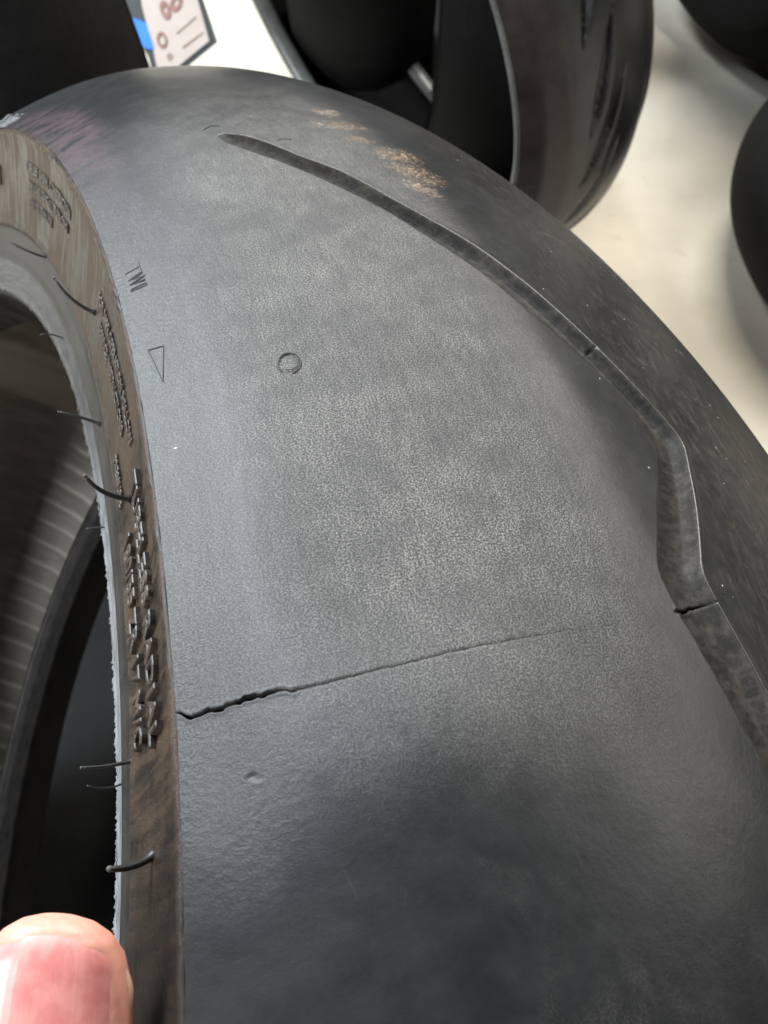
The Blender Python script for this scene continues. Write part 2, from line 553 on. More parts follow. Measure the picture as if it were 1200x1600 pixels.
def build_tread(parent):
    rows = np.concatenate([np.arange(-0.12, 1.22, 0.0009)])
    th0 = 0.130
    rows = rows[np.abs(rows - th0) > 0.0012]
    ksp = np.array([-2, -1, 0, 1, 2])
    coarse = np.concatenate([np.arange(1.235, 2 * math.pi - 0.12, 0.03)])
    allr = np.sort(np.concatenate([rows, np.full(5, th0) + ksp * 1e-5, coarse]))
    isk = np.zeros(len(allr))
    flag = np.abs(allr - th0) < 1e-4
    kval = np.where(flag, np.round((allr - th0) / 1e-5), 0)
    # column parameters: fractions in left field, groove, right field
    nA, nB = 215, 120
    cA = np.linspace(0, 1, nA) ** 0.9
    cB = np.linspace(0, 1, nB) ** 1.25
    nc = nA + len(GP_T) * 2 - 2 + nB - 1
    gpt = np.interp(np.arange(len(GP_T) * 2 - 1) / 2, np.arange(len(GP_T)), GP_T)
    TH = np.repeat(allr[:, None], nc, 1)
    KV = np.repeat(kval[:, None], nc, 1)
    FL = np.repeat(flag[:, None], nc, 1)

    def xs(th):
        gl, gr = groove_edges(th)
        A = -TW + cA[None, :] * (gl[:, [0]] + TW) if False else None
        return gl, gr
    thw = np.where(TH > math.pi, TH - 2 * math.pi, TH)
    X = None
    for it in range(3):
        gl, gr = groove_edges(thw)
        Xa = -TW + cA[None, :] * (gl[:, :nA] + TW)
        ng = len(gpt) - 1
        Xg = gl[:, nA:nA + ng] + gpt[None, 1:] * (gr - gl)[:, nA:nA + ng]
        Xb = gr[:, nA + ng:] + cB[None, 1:] * (TW - gr[:, nA + ng:])
        X = np.concatenate([Xa, Xg, Xb], 1)
        tc = crack_c(X)
        wdw = np.clip(1 - np.abs(TH - th0) / 0.09, 0, 1)
        wdw = wdw * wdw * (3 - 2 * wdw)
        t2 = TH + (tc - th0) * wdw
        hw = np.maximum(crack_w(X), 0.00002) / 0.29
        kk = np.array([-1, -.6, 0, .6, 1])[(KV + 2).astype(int)]
        t2 = np.where(FL, tc + kk * hw, t2)
        thw = np.where(t2 > math.pi, t2 - 2 * math.pi, t2)
    r = tprof(X)
    s = dprof(np.clip(X, -TW + 2e-5, TW - 2e-5))
    nn = np.sqrt(1 + s * s)
    d, rim, ing = tread_displace(thw, X)
    gl_, gr_ = groove_edges(thw)
    cw = crack_w(X)
    cd_ = np.where(FL, np.array([0, .8, 1, .8, 0])[(KV + 2).astype(int)], 0) * np.minimum(np.where(cw < 1e-4, cw * 3, cw * 8), 0.0024)
    # the rubber below the crack sits a hair lower
    step = 0.00004 * smooth(0.012, 0.0, tc - thw) * (thw < tc) * smooth(-0.089, -0.084, X) * smooth(-0.04, -0.05, X)
    lip = 0.00010 * np.exp(-((np.abs(thw - tc) * .29 - .0004) / .0004) ** 2) * (cw > 8e-5) * (~FL)
    # soft waviness of worn rubber
    wav = 0.00005 * np.sin(thw * 300 * .13 + X * 180) * np.sin(X * 260 + 1.3 + thw * 14)
    tb = np.exp(-((thw - 1.085) / .022) ** 2) * smooth(-0.079, -0.087, X)
    lumps = 0.0016 * tb * (np.abs(vnoise(thw * 260, 12)) * np.abs(vnoise(X * 700 + 300, 13)) * 2 + .15)
    pit = 0
    for (pt, px, pr, pd) in ((0.0868, -0.0834, .00030, .00035), (0.0850, -0.0830, .00022, .00025), (0.3455, -0.0222, .0004, .0008),
                             (0.21, -0.083, .0002, .0001), (0.25, -0.06, .0002, .0001), (0.30, -0.0655, .0002, .0001)):
        q = ((thw - pt) * .29) ** 2 + (X - px) ** 2
        pit = pit + pd * np.exp(-q / pr ** 2)
    disc = 0.00016 * smooth(.00155, .00135, np.hypot((thw - .3478) * .29 * .55, X + .07195))
    h = -disc - d + rim - cd_ - step + lip + wav + lumps - pit
    Xd = X + h * (-s / nn)
    rd = r + h / nn
    V = P3(thw, Xd, rd, gtread(X)).reshape(-1, 3)
    F = grid_faces(len(allr), nc, wrap=True, flip=False)
    uv = np.stack([np.where(TH > 3.6, TH - 2 * math.pi, TH) * 0 + thw * US, X], -1).reshape(-1, 2)
    return mesh_np("tread", V, F, M_TREAD, parent, uv, {"groove": np.where(ing, np.clip((X - gl_) / (gr_ - gl_), 0.02, 1), 0), "crack": (cd_ > 2e-4).astype(float)})


def sweep(name, prof, mat, parent, rows, flip=False, disp=None, gfun=None, attrs=None, xo=None):
    prof = np.array(prof)
    X = np.repeat(prof[None, :, 0], len(rows), 0)
    Rr = np.repeat(prof[None, :, 1], len(rows), 0)
    TH = np.repeat(rows[:, None], len(prof), 1)
    if disp is not None:
        dx, dr = disp(TH, X, Rr)
        X = X + dx
        Rr = Rr + dr
    g = gfun(X, Rr)
    if xo is not None:
        X = X + xo(TH)
    V = P3(TH, X, Rr, g).reshape(-1, 3)
    L = np.concatenate([[0], np.cumsum(np.hypot(*(prof[1:] - prof[:-1]).T))])
    thw = np.where(TH > math.pi, TH - 2 * math.pi, TH)
    uv = np.stack([thw * US, np.repeat(L[None, :], len(rows), 0)], -1).reshape(-1, 2)
    at = {k_: f_(TH, X, Rr) for k_, f_ in (attrs or {}).items()}
    return mesh_np(name, V, grid_faces(len(rows), len(prof), True, flip), mat, parent, uv, at)


def densify(pts, step):
    out = [pts[0]]
    for a, b in zip(pts[:-1], pts[1:]):
        n = max(1, int(math.hypot(a[0] - b[0], a[1] - b[1]) / step))
        for i in range(1, n + 1):
            out.append((a[0] + (b[0] - a[0]) * i / n, a[1] + (b[1] - a[1]) * i / n))
    return out


def rows_mix(lo, hi, fine, coarse=0.02):
    return np.concatenate([np.arange(lo, hi, fine), np.arange(hi, lo + 2 * math.pi - coarse * .5, coarse)])


SIDE = [(-TW, tprof(TW)), (-.08985, .26485), (-.08995, .26425), (-.08980, .2634), (-.08925, .2627), (-.0888, .2615), (-.0878, .2575),
        (-.0862, .2500), (-.0850, .2430), (-.08445, .2405), (-.0847, .24005), (-.08475, .23960), (-.0843, .2391)]
BEAD = [(-.0843, .2391), (-.0836, .2384), (-.0822, .2345), (-.0815, .2312), (-.0817, .2303), (-.0814, .2294),
        (-.0802, .2262), (-.0782, .2212), (-.0779, .2203), (-.0775, .2196), (-.0767, .2187), (-.0700, .2165), (-.0600, .2150), (-.0585, .2156), (-.0588, .2172)]
XR, RR, TLT = 0.042, 0.230, -0.025


def side_g(X, Rr):
    return np.interp(Rr, [RL, tprof(TW)], [1, .5])


def side_x(r):
    """outer face x of the left sidewall at radius r"""
    a = np.array(sorted([(b, c) for c, b in SIDE + BEAD[:9]]))
    return np.interp(r, a[:, 0], a[:, 1])


def bead_disp(TH, X, Rr):
    # ragged flash along the heel of the bead
    m = np.exp(-((Rr - .2203) / .0007) ** 2) * (X < -.077)
    jag = np.clip(vnoise(TH * 520, 21), 0, 1) * .6 + .4 * vnoise(TH * 1300, 22) + .5 * np.clip(vnoise(TH * 130, 23) - .3, 0, 1)
    fade = 1.0
    return -m * 0.0003 * fade, -m * .0011 * jag


tyre = empty("motorcycle_tyre", "worn grey motorcycle tyre with a jagged black crack across its tread, held by the thumb", "tyre", mat=W3)
build_tread(tyre)


def side_disp(TH, X, Rr):
    w = 0.00012 * vnoise(TH * 60, 31) * (Rr < .262) + 0.00015 * vnoise(TH * 90, 32) * (Rr > .2632)
    return w, 0 * w


RS = rows_mix(-.15, 1.3, .0012)
sweep("sidewall", densify(SIDE, .0006), M_SIDE, tyre, RS, True, side_disp, side_g)
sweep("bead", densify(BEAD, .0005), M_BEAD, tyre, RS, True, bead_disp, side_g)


def right_g(X, Rr):
    return np.interp(Rr, [RL, tprof(TW)], [1, .0])


def tilt_x(TH):
    return 0 * TH


# right side: squeezed towards the middle
def rx(TH, f):
    return f * TLT * np.cos(TH)


def right_disp(TH, X, Rr):
    f = np.clip((0.265 - Rr) / .035, 0, 1)
    return f * TLT * np.cos(TH), 0 * X


rows_c = np.arange(0, 2 * math.pi - .004, .0087)
sweep("sidewall", densify([(TW, tprof(TW)), (.0900, .2640), (.0885, .2610), (.080, .2500), (.064, .2400), (.0535, .2350)], .002),
      M_CLEAN, tyre, rows_c, False, right_disp, right_g)
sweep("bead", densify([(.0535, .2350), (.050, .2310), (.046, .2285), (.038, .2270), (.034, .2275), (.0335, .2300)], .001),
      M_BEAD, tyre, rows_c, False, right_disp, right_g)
LIN = [(-.0588, .2172), (-.064, .226), (-.072, .240), (-.0765, .253), (-.0765, .262), (-.072, .2715), (-.062, .2815), (-.045, .2920), (-.022, .2985), (0, .3005),
       (.022, .2985), (.045, .2920), (.062, .2815), (.071, .2720), (.0735, .2630), (.071, .2540), (.060, .2440), (.048, .2370), (.038, .2325), (.0335, .2300)]


def liner_rib(TH, X, Rr):
    ph = (TH * 150 / (2 * math.pi)) % 1.0
    m = smooth(.028, .036, X) * smooth(.2315, .234, Rr) * smooth(.296, .285, Rr)
    band = .75 * smooth(1.865, 1.885, TH) * smooth(1.99, 1.96, TH) * smooth(.235, .25, Rr)  # strip of light across the liner, put into the rib colour mask
    return np.maximum(np.exp(-((ph - .5) / .10) ** 2) * m, band)


def liner_disp(TH, X, Rr):
    rib = liner_rib(TH, X, Rr)
    sp = 0
    for c_, w_, h_ in ((1.93, .030, .0022), (1.965, .012, .0016), (1.87, .02, .0012)):
        sp = sp + h_ * smooth(c_ - w_ - .006, c_ - w_, TH) * smooth(c_ + w_ + .006, c_ + w_, TH)
    lowm = smooth(.222, .235, Rr)
    f = np.clip((0.265 - Rr) / .035, 0, 1) * (X > 0)
    return f * TLT * np.cos(TH) - np.minimum(rib, 1) * .0004 * np.sign(X) * (Rr < .26), -(rib * .0007) - sp * lowm


sweep("inner_liner", densify(LIN, .0025), M_LINER, tyre, np.arange(0, 2 * math.pi - .002, .0035), True, liner_disp,
      lambda X, Rr: np.interp(Rr, [RL, .265], [1, 0]), {"rib": liner_rib})


# --- letters moulded on the sidewall
def text_mesh(s, size, extr):
    cu = bpy.data.curves.new("letters", 'FONT')
    cu.body = s
    cu.size = size
    cu.extrude = extr
    cu.bevel_depth = extr * .25
    cu.bevel_resolution = 0
    cu.resolution_u = 3
    cu.space_character = 1.08
    o = bpy.data.objects.new("letters", cu)
    COL.objects.link(o)
    dg = bpy.context.evaluated_depsgraph_get()
    me = bpy.data.meshes.new_from_object(o.evaluated_get(dg))
    V = np.empty(len(me.vertices) * 3)
    me.vertices.foreach_get("co", V)
    V = V.reshape(-1, 3)
    F = [tuple(p.vertices) for p in me.polygons]
    bpy.data.objects.remove(o)
    bpy.data.curves.remove(cu)
    bpy.data.meshes.remove(me)
    return V, F


def side_text(s, th_start, r_base, size, stretch=1.0, extr=.00035):
    V, F = text_mesh(s, size, extr)
    # reading clockwise seen from the outside: towards smaller angles
    th = th_start - V[:, 0] * stretch / .25
    r = r_base + V[:, 1]
    x = side_x(r) - V[:, 2] - 0.00005
    P = P3(th, x, r, side_g(x, r))
    o = mesh_np("raised_letters", P, [f[::-1] for f in F], M_LETTER, tyre, smooth=False)
    return o


side_text("OI", 1.108, .2500, .0075, 1.0, .0004)
side_text("TUBELESS  RADIAL  CONSTRUCTION", .945, .2558, .0032, .98, .0003)
side_text("MAX LOAD 325 KG AT 290 KPA COLD", .935, .2516, .0030, .92, .0003)
side_text("TREAD 4 PLIES  SIDEWALL 2 PLIES", .930, .2474, .0030, .60, .0003)
side_text("FOR SAFE OPERATION FOLLOW", .560, .2540, .0034, .95, .0003)
side_text("SERVICE INSTRUCTIONS", .545, .2492, .0034, .95, .0003)
side_text("TUBELESS RADIAL", .325, .2530, .0064, .92, .0008)
side_text("180/55 ZR 17 M/C", .300, .2442, .0062, .82, .0008)
side_text("PRESSURE", .395, .2428, .0032, .9, .0004)


# --- wear marks moulded in the tread
def tread_pt(th, x, off=0.0):
    x = np.asarray(x, float)
    th = np.asarray(th, float)
    r = tprof(x)
    s = dprof(x)
    nn = np.sqrt(1 + s * s)
    return P3(th, x + off * (-s / nn), r + off / nn, gtread(x))


def tread_lines(name, polys, rad=.00007, label=None):
    V = []
    F = []
    for poly in polys:
        pts = densify(poly, .0006)
        P = tread_pt([p[0] for p in pts], [p[1] for p in pts], 0.00011)
        v, f = tube_np(P, [rad] * len(P), 6)
        o0 = len(V)
        V += v
        F += [tuple(i + o0 for i in q) for q in f]
    o = mesh_np(name, V, F, M_MARK, tyre)
    if label:
        o["label"] = label
    return o


def dens2(poly):
    return poly


tread_lines("engraved_triangle", [[(0.40912, -0.08764), (0.40686, -0.08584), (0.37082, -0.08679), (0.40912, -0.08764)]], .00009, "narrow outlined triangle pointing at the crack")
circ = [(0.3478 + .0095 * math.cos(a), -0.07195 + .00145 * math.sin(a)) for a in np.linspace(-2.2, 3.2, 40)]
circ2 = [(0.3478 + .0062 * math.cos(a), -0.07185 + .00100 * math.sin(a)) for a in np.linspace(.6, 4.0, 24)]
tread_lines("engraved_circle", [circ, circ2], .00009, "small engraved circle")


def lt(u, v):  # letter space: u along (down the picture), v across towards the crown
    o = np.array([0.5160, -0.08800])
    return (o[0] - u * .0385, o[1] + v * .00205 + u * .0002)


TWI = [[lt(-.10, .98), lt(.28, 1.0)], [lt(.09, 1.0), lt(.13, .0)],
       [lt(.30, 1.0), lt(.40, .08), lt(.47, .95), lt(.57, .05), lt(.64, 1.0)], [lt(.36, 1.0), lt(.42, .3), lt(.48, 1.1), lt(.58, .3), lt(.60, 1.0)],
       [lt(.74, 1.0), lt(.74, .0), lt(.80, .0), lt(.82, 1.0), lt(.74, 1.0)]]
tread_lines("engraved_letters", TWI, .000085, "letters TWI engraved by the shoulder")
tread_lines("engraved_dash", [[(0.690, -0.0672), (0.6935, -0.0655), (0.688, -0.0640)]], .00011)
tread_lines("engraved_dash", [[(0.6285, -0.0570), (0.6305, -0.0555), (0.627, -0.0543)]], .00011)


# --- rubber whiskers left by the mould vents
def side_pt(th, r, off):
    x = side_x(r) - off
    return P3(np.array(th), np.array(x), np.array(r), side_g(x, np.array(r)))


CAMT = np.array([-0.15283, 0, 0.36558])
RIGHT = np.array([0.775663177, -0.0553907157, 0.6287117815])
UP = np.array([-0.21489, 0.0, 0.0])
MW = np.array(W3)[:3, :3]
# camera axes in the tyre's own frame
cam_r = MW.T @ np.array([1, 0, 0])
cam_u = MW.T @ np.array([0, .76604444, .64278761])
cam_b = MW.T @ np.array([0, -.64278761, .76604444])


def whisker(th, r, vec, bend, rad):
    """vec: reach of the whisker (m) to the right / up / towards the viewer as seen standing in front of the tyre"""
    p0 = side_pt(th, r, 0.0)
    v = vec[0] * cam_r + vec[1] * cam_u + vec[2] * cam_b
    b = bend[0] * cam_r + bend[1] * cam_u + bend[2] * cam_b
    n = 12
    P = []
    for i in range(n + 1):
        t = i / n
        P.append(p0 + v * t + b * (4 * t * (1 - t)) + np.array([0.0004, 0, 0]) * (1 - t))
    rad = rad * .82
    rr = [rad * (2.0 if i == 0 else 1.25 if i == 1 else 1.0 - .28 * i / n) for i in range(n + 1)]
    rr[-1] *= .75
    V, F = tube_np(P, rr, 10)
    o = mesh_np("rubber_whisker", V, F, M_WHISK, tyre)
    # pale cut tip
    q = P[-1]
    d = P[-1] - P[-2]
    d = d / np.linalg.norm(d)
    V, F = tube_np([q - d * rad * .5, q, q + d * rad * .45, q + d * rad * .75], [rad * .72, rad * .80, rad * .6, rad * .25], 8)
    mesh_np("whisker_tip", V, F, M_TIP, o)


whisker(.8582, .2380, (-.0078, .0028, .003), (0.0005, -.0007, 0), .00042)
whisker(.5765, .2494, (-.0072, .0062, .004), (-.0004, -.0010, 0), .00050)
whisker(.7379, .2258, (-.0048, .0006, .002), (0, .0006, 0), .00028)
whisker(.4985, .2336, (-.0075, .0022, .003), (0, .0002, 0), .00042)
whisker(.3300, .2489, (-.0060, .0036, .006), (-.0006, -.0009, 0), .00058)
whisker(.4050, .2234, (-.0032, -.0004, .001), (0, 0, 0), .00027)
whisker(.1381, .2373, (-.0066, -.0002, .004), (0, -.0003, 0), .00040)
whisker(.1330, .2290, (-.0042, .0006, .004), (0, -.0006, 0), .00020)
whisker(.0643, .2501, (-.0044, -.0002, .005), (0, -.0006, 0), .00070)


# ------------------------------------------------------------------ thumb
def project_dir(u, v):
    d = np.array([(u - 600) / 1599.73, -(v - 800) / 1599.73, -1.0])
    return d


def cam_to_world(p):
    R = np.array([[1, 0, 0], [0, .76604444, -.64278761], [0, .64278761, .76604444]])
    return R @ np.asarray(p, float) + np.array(CAM_POS)


def skin_mat():
    k = NT("thumb_skin")
    o = k.obj()
    a = k.noise(o, 120, 4, .6)
    b = k.noise(o, 1100, 3, .6)
    lines = k.noise(k.scale(o, (1, .18, 1)), 1500, 3, .6)
    col = k.mix(k.map(a, .35, .65), (0.52, 0.22, 0.165), (0.62, 0.30, 0.23))
    col = k.mix(k.math('MULTIPLY', k.map(b, .5, .8), .25), col, (0.78, 0.46, 0.32))
    m = k.done(col, 0.46, k.bump(b, .00006, .6, k.bump(lines, .0001, .6)), 0.4)
    k.b.inputs["Subsurface Weight"].default_value = 0.35
    k.b.inputs["Subsurface Radius"].default_value = (0.003, 0.0012, 0.0007)
    k.b.inputs["Subsurface Scale"].default_value = 1.0
    return m


def nail_mat():
    k = NT("thumbnail_keratin")
    uv = k.uv()
    s = k.sep(uv)
    ridg = k.noise(k.scale(uv, (1, .04, 1)), 26, 3, .6)
    fine = k.noise(uv, 8, 3, .5)
    pink = k.mix(k.map(fine, .35, .65), (0.64, 0.215, 0.20), (0.72, 0.29, 0.265))
    edge = k.math('MAXIMUM', k.math('MULTIPLY', k.map(s[1], .95, .99), .6), k.map(k.math('ABSOLUTE', k.math('SUBTRACT', s[0], .5)), .42, .49))
    col = k.mix(edge, pink, (0.70, 0.40, 0.31))
    m = k.done(col, 0.34, k.bump(ridg, .00008, .5), .5)
    k.b.inputs["Subsurface Weight"].default_value = 0.25
    k.b.inputs["Subsurface Radius"].default_value = (0.002, 0.001, 0.0006)
    k.b.inputs["Subsurface Scale"].default_value = 1.0
    return m


def build_hand():
    """thumb lying along the bead, nail up, joined to the hand below the frame.
    local axes: A = along the thumb to the tip, S = to the right, N = out of the nail"""
    tipc = cam_to_world(np.array([(92 - 600) / 1599.73, -(1430 - 800) / 1599.73, -1.0]) * 0.1195)
    sc = 1.14
    A = np.array([.10, .76, .50])
    A = A / np.linalg.norm(A)
    bk = np.array([0, -.64278761, .76604444])
    N = bk - A * (bk @ A)
    N = N / np.linalg.norm(N)
    N = N + .12 * np.cross(A, N)
    N /= np.linalg.norm(N)
    S = np.cross(A, N)
    Mt = Matrix(((S[0], A[0], N[0], tipc[0]), (S[1], A[1], N[1], tipc[1]), (S[2], A[2], N[2], tipc[2]), (0, 0, 0, 1))) @ Matrix.Scale(sc, 4)
    root = empty("person", "person's thumb with a pink nail pressing the inner rim of the cracked tyre", "person", mat=Mt)
    # rings: (distance below tip, half width, half thickness, nail-side height factor, centre shift)
    hs = [(0.0, .0003, .0003, 0), (.0003, .0022, .0016, -.0002), (.0010, .0040, .0030, -.0005), (.0022, .0056, .0043, -.0010), (.0042, .0070, .0054, -.0018), (.0070, .0079, .0062, -.0026),
          (.0110, .0086, .0068, -.0033), (.0160, .0091, .0072, -.0038), (.022, .0093, .0075, -.0042), (.028, .0091, .0078, -.0045), (.034, .0094, .0084, -.005),
          (.042, .0093, .0086, -.0055), (.052, .0092, .0088, -.006), (.062, .0105, .0100, -.007), (.072, .0135, .0125, -.009), (.085, .020, .015, -.012), (.10, .030, .016, -.016),
          (.12, .040, .017, -.02), (.14, .041, .017, -.023), (.16, .036, .017, -.025), (.18, .029, .017, -.026), (.21, .026, .018, -.026), (.26, .028, .020, -.026)]
    ns = 48
    V = []
    arr = np.array(hs)
    dd = []
    for a, b in zip(hs[:-1], hs[1:]):
        for i in range(3):
            dd.append(a[0] + (b[0] - a[0]) * i / 3)
    dd.append(hs[-1][0])
    for y in dd:
        w = np.interp(y, arr[:, 0], arr[:, 1])
        h = np.interp(y, arr[:, 0], arr[:, 2])
        cz = np.interp(y, arr[:, 0], arr[:, 3])
        sx = -.030 * smooth(.075, .13, np.array(y))
        for k_ in range(ns):
            t = 2 * math.pi * k_ / ns
            c, s_ = math.cos(t), math.sin(t)
            ex = .86
            px = w * math.copysign(abs(c) ** ex, c)
            pz = h * math.copysign(abs(s_) ** ex, s_) + cz
            if s_ > 0:
                # flatter on the nail side, with soft folds beside the nail
                fold = .0007 * smooth(.0035, .008, np.array(y)) * smooth(.026, .018, np.array(y)) * math.exp(-((abs(px) / w - .90) / .09) ** 2)
                pz = cz + h * .84 * (abs(s_) ** .8) + fold
            # knuckle creases
            for yc in (.031, .033, .0355):
                pz -= .00035 * math.exp(-((y - yc - .001 * math.sin(px * 700)) / .0006) ** 2) * max(0, s_)
            V.append((px + float(sx), -y, pz))
    nr = len(dd)
    F = []
    for i in range(nr - 1):
        for k_ in range(ns):
            k2 = (k_ + 1) % ns
            F.append((i * ns + k_, (i + 1) * ns + k_, (i + 1) * ns + k2, i * ns + k2))
    F.append(tuple(range(ns)))
    F.append(tuple(range((nr - 1) * ns, nr * ns))[::-1])
    hand = mesh_np("hand", V, F, SKIN, root)
    # nail: curved plate with a rounded free edge
    nu, nv = 25, 31
    V = []
    uv = []
    for lay in (0, 1):
        for j in range(nv):
            v = j / (nv - 1)
            for i in range(nu):
                u = i / (nu - 1) * 2 - 1
                yy = -.0003 - .0215 * (1 - v)
                wd_ = .0084 * min(1, (1 - max(0, (v - .62) / .38) ** 2.6 * .30)) * (.90 + .10 * smooth(0, .2, np.array(v)))
                y2 = yy - .0030 * u * u * smooth(.45, 1, np.array(v)) + .0025 * u * u * smooth(.4, 0, np.array(v)) * 1.2
                d_ = -y2
                h = np.interp(d_, arr[:, 0], arr[:, 2])
                cz = np.interp(d_, arr[:, 0], arr[:, 3])
                w = np.interp(d_, arr[:, 0], arr[:, 1])
                px = u * wd_
                q = min(.995, abs(px) / w)
                s_ = math.sqrt(max(0, 1 - q ** (2 / .86)))
                pz = cz + h * .84 * (s_ ** .8) + .00016 - .0004 * smooth(.80, 1.0, np.array(abs(u))) - .0003 * smooth(.9, 1.0, np.array(v)) - .0005 * smooth(.12, 0, np.array(v))
                pz = max(pz, cz + .0002) - lay * .0005
                V.append((px, y2, float(pz)))
                uv.append(((u + 1) / 2, v))
    F = []
    for j in range(nv - 1):
        for i in range(nu - 1):
            a = j * nu + i
            F.append((a, a + 1, a + nu + 1, a + nu))
            b = a + nu * nv
            F.append((b, b + nu, b + nu + 1, b + 1))
    bd = [i for i in range(nu)] + [j * nu + nu - 1 for j in range(1, nv)] + [(nv - 1) * nu + i for i in range(nu - 2, -1, -1)] + [j * nu for j in range(nv - 2, 0, -1)]
    for a, b in zip(bd, bd[1:] + bd[:1]):
        F.append((a, a + nu * nv, b + nu * nv, b))
    mesh_np("thumbnail", V, F, nail_mat(), root, uv)
    # fingers, below the picture, curled round the far side of the tyre wall
    for k_, (x0, ln, rd) in enumerate(((-.010, .068, .0085), (-.030, .074, .0088), (-.050, .068, .0084), (-.066, .054, .0074))):
        P = []
        for i in range(15):
            t = i / 14
            ang = 2.6 * t
            P.append((x0, -.105 - .004 * k_ + ln * .40 * math.sin(ang), -.028 - ln * .42 * (1 - math.cos(ang))))
        V, F = tube_np(P, [rd * (1 - .22 * i / 14) * (1.06 if i in (5, 10) else 1) * (1 if i < 14 else .6) for i in range(15)], 14)
        mesh_np("finger", V, F, SKIN, root)


SKIN = skin_mat()
build_hand()


# ------------------------------------------------------------------ floor
def flat(name, x0, x1, y0, y1, z, mat):
    o = mesh_np(name, [(x0, y0, z), (x1, y0, z), (x1, y1, z), (x0, y1, z)], [(0, 1, 2, 3)], mat, smooth=False)
    o["kind"] = "structure"
    return o


flat("floor", -6, 6, -4, 8, 0, M_FLOOR)


# ------------------------------------------------------------------ other tyres
def frame_mat(X, Y, Z, yaw, camber):
    ax = Vector((math.cos(yaw) * math.cos(camber), math.sin(yaw) * math.cos(camber), math.sin(camber)))
    up = Vector((0, 0, 1))
    up = (up - ax * up.dot(ax)).normalized()
    ya = up.cross(ax)
    return Matrix(((ax.x, ya.x, up.x, X), (ax.y, ya.y, up.y, Y), (ax.z, ya.z, up.z, Z), (0, 0, 0, 1)))


def bg_tyre(label, mat, outer, inner, grooves, mt, ms, mb, group=None, n=360, segs=14):
    """outer: list of sections (name, [(x,r),...]); grooves: function(th, x) -> depth"""
    root = empty("motorcycle_tyre", label, "tyre", group, mat)
    th = np.linspace(0, 2 * math.pi, n, endpoint=False)
    for nm, prof, m in outer:
        pr = np.array(densify(prof, .0012 if nm == "tread" else .003))
        X = np.repeat(pr[None, :, 0], n, 0)
        Rr = np.repeat(pr[None, :, 1], n, 0)
        TH = np.repeat(th[:, None], len(pr), 1)
        if nm == "tread" and grooves is not None:
            Rr = Rr - grooves(TH, X)
        V = np.stack([X, Rr * np.sin(TH), Rr * np.cos(TH)], -1).reshape(-1, 3)
        uv = np.stack([TH * US, X], -1).reshape(-1, 2)
        mesh_np(nm, V, grid_faces(n, len(pr), True, m is None), m, root, uv, {"rib": 0 * X} if nm == "inner_liner" else None)
    return root


def slant_grooves(TH, X, per=9, w=.0030, depth=.006):
    """long slanted grooves swept back from the crown to the shoulder"""
    d = 0
    for k_ in range(per):
        c = 2 * math.pi * k_ / per
        for off, x0, x1, sl in ((0, -.024, .002, .011), (.22, -.024, -.002, .013), (.42, -.022, .012, .010)):
            a = (TH - c - off + math.pi) % (2 * math.pi) - math.pi
            line = X - (x0 + .006) - a * .26 * (sl / .013) * .32
            tw = w * (.12 + .88 * smooth(-.02, .10, a) * smooth(.36, .20, a))
            m = np.exp(-(line / tw) ** 4) * smooth(-.02, .005, a) * smooth(.36, .345, a)
            d = np.maximum(d, depth * m * ((X > x0) & (X < x1 + .02)))
    return d


def make_profile(R, wl, wr, dl, dr, wbl, wbr, rb, wall=.009):
    crown = []
    for t in np.linspace(-1, 1, 25):
        w, d = (wl, dl) if t < 0 else (wr, dr)
        crown.append((t * w, R - d * abs(t) ** 2.2))
    sl = [(-wl, R - dl), (-wl - .0015, R - dl - .0006), (-(wl + wbl) / 2 - .003, (R - dl + rb) / 2 + .004), (-wbl, rb + .005)]
    bl = [(-wbl, rb + .005), (-wbl - .0015, rb + .003), (-wbl - .001, rb), (-wbl + .006, rb - .004), (-wbl + .014, rb - .004), (-wbl + .015, rb)]
    sr = [(-x, r) for x, r in [(-wr, R - dr), (-wr - .0015, R - dr - .0006), (-(wr + wbr) / 2 - .003, (R - dr + rb) / 2 + .004), (-wbr, rb + .005)]]
    br = [(wbr, rb + .005), (wbr + .0015, rb + .003), (wbr + .001, rb), (wbr - .006, rb - .004), (wbr - .014, rb - .004), (wbr - .015, rb)]
    lin = [(-wbl + .015, rb), (-wbl + .012, rb + .012), (-(wl + wbl) / 2 + .004, (R - dl + rb) / 2), (-wl + .006, R - dl - wall), (-wl * .5, R - wall - dl * .3), (0, R - wall - .002),
           (wr * .5, R - wall - dr * .3), (wr - .006, R - dr - wall), ((wr + wbr) / 2 - .004, (R - dr + rb) / 2), (wbr - .012, rb + .012), (wbr - .015, rb)]
    return [("tread", crown, 0), ("sidewall", sl, 1), ("sidewall", sr, 1), ("bead", bl, 2), ("bead", br, 2), ("inner_liner", lin, 3)]


def with_mats(p, mt, ms, mb, ml):
    return [(a, b, (mt, ms, mb, ml)[c]) for a, b, c in p]


def dup(root, label, mat):
    r = root.copy()
    COL.objects.link(r)
    r.matrix_world = mat
    r["label"] = label
    for ch in list(root.children):
        c = ch.copy()
        COL.objects.link(c)
        c.parent = r
    return r


# the treaded tyre behind, lit on its tread
P1 = with_mats(make_profile(.261, .027, .050, .0089, .02, .054, .066, .219), M_BGT, M_BGS, M_BGB, M_BLACK)
bg_tyre("treaded motorcycle tyre with slanted grooves standing behind the cracked one", frame_mat(.1227, .7875, .261, .5936, .2366), P1, None, slant_grooves, None, None, None, n=540)
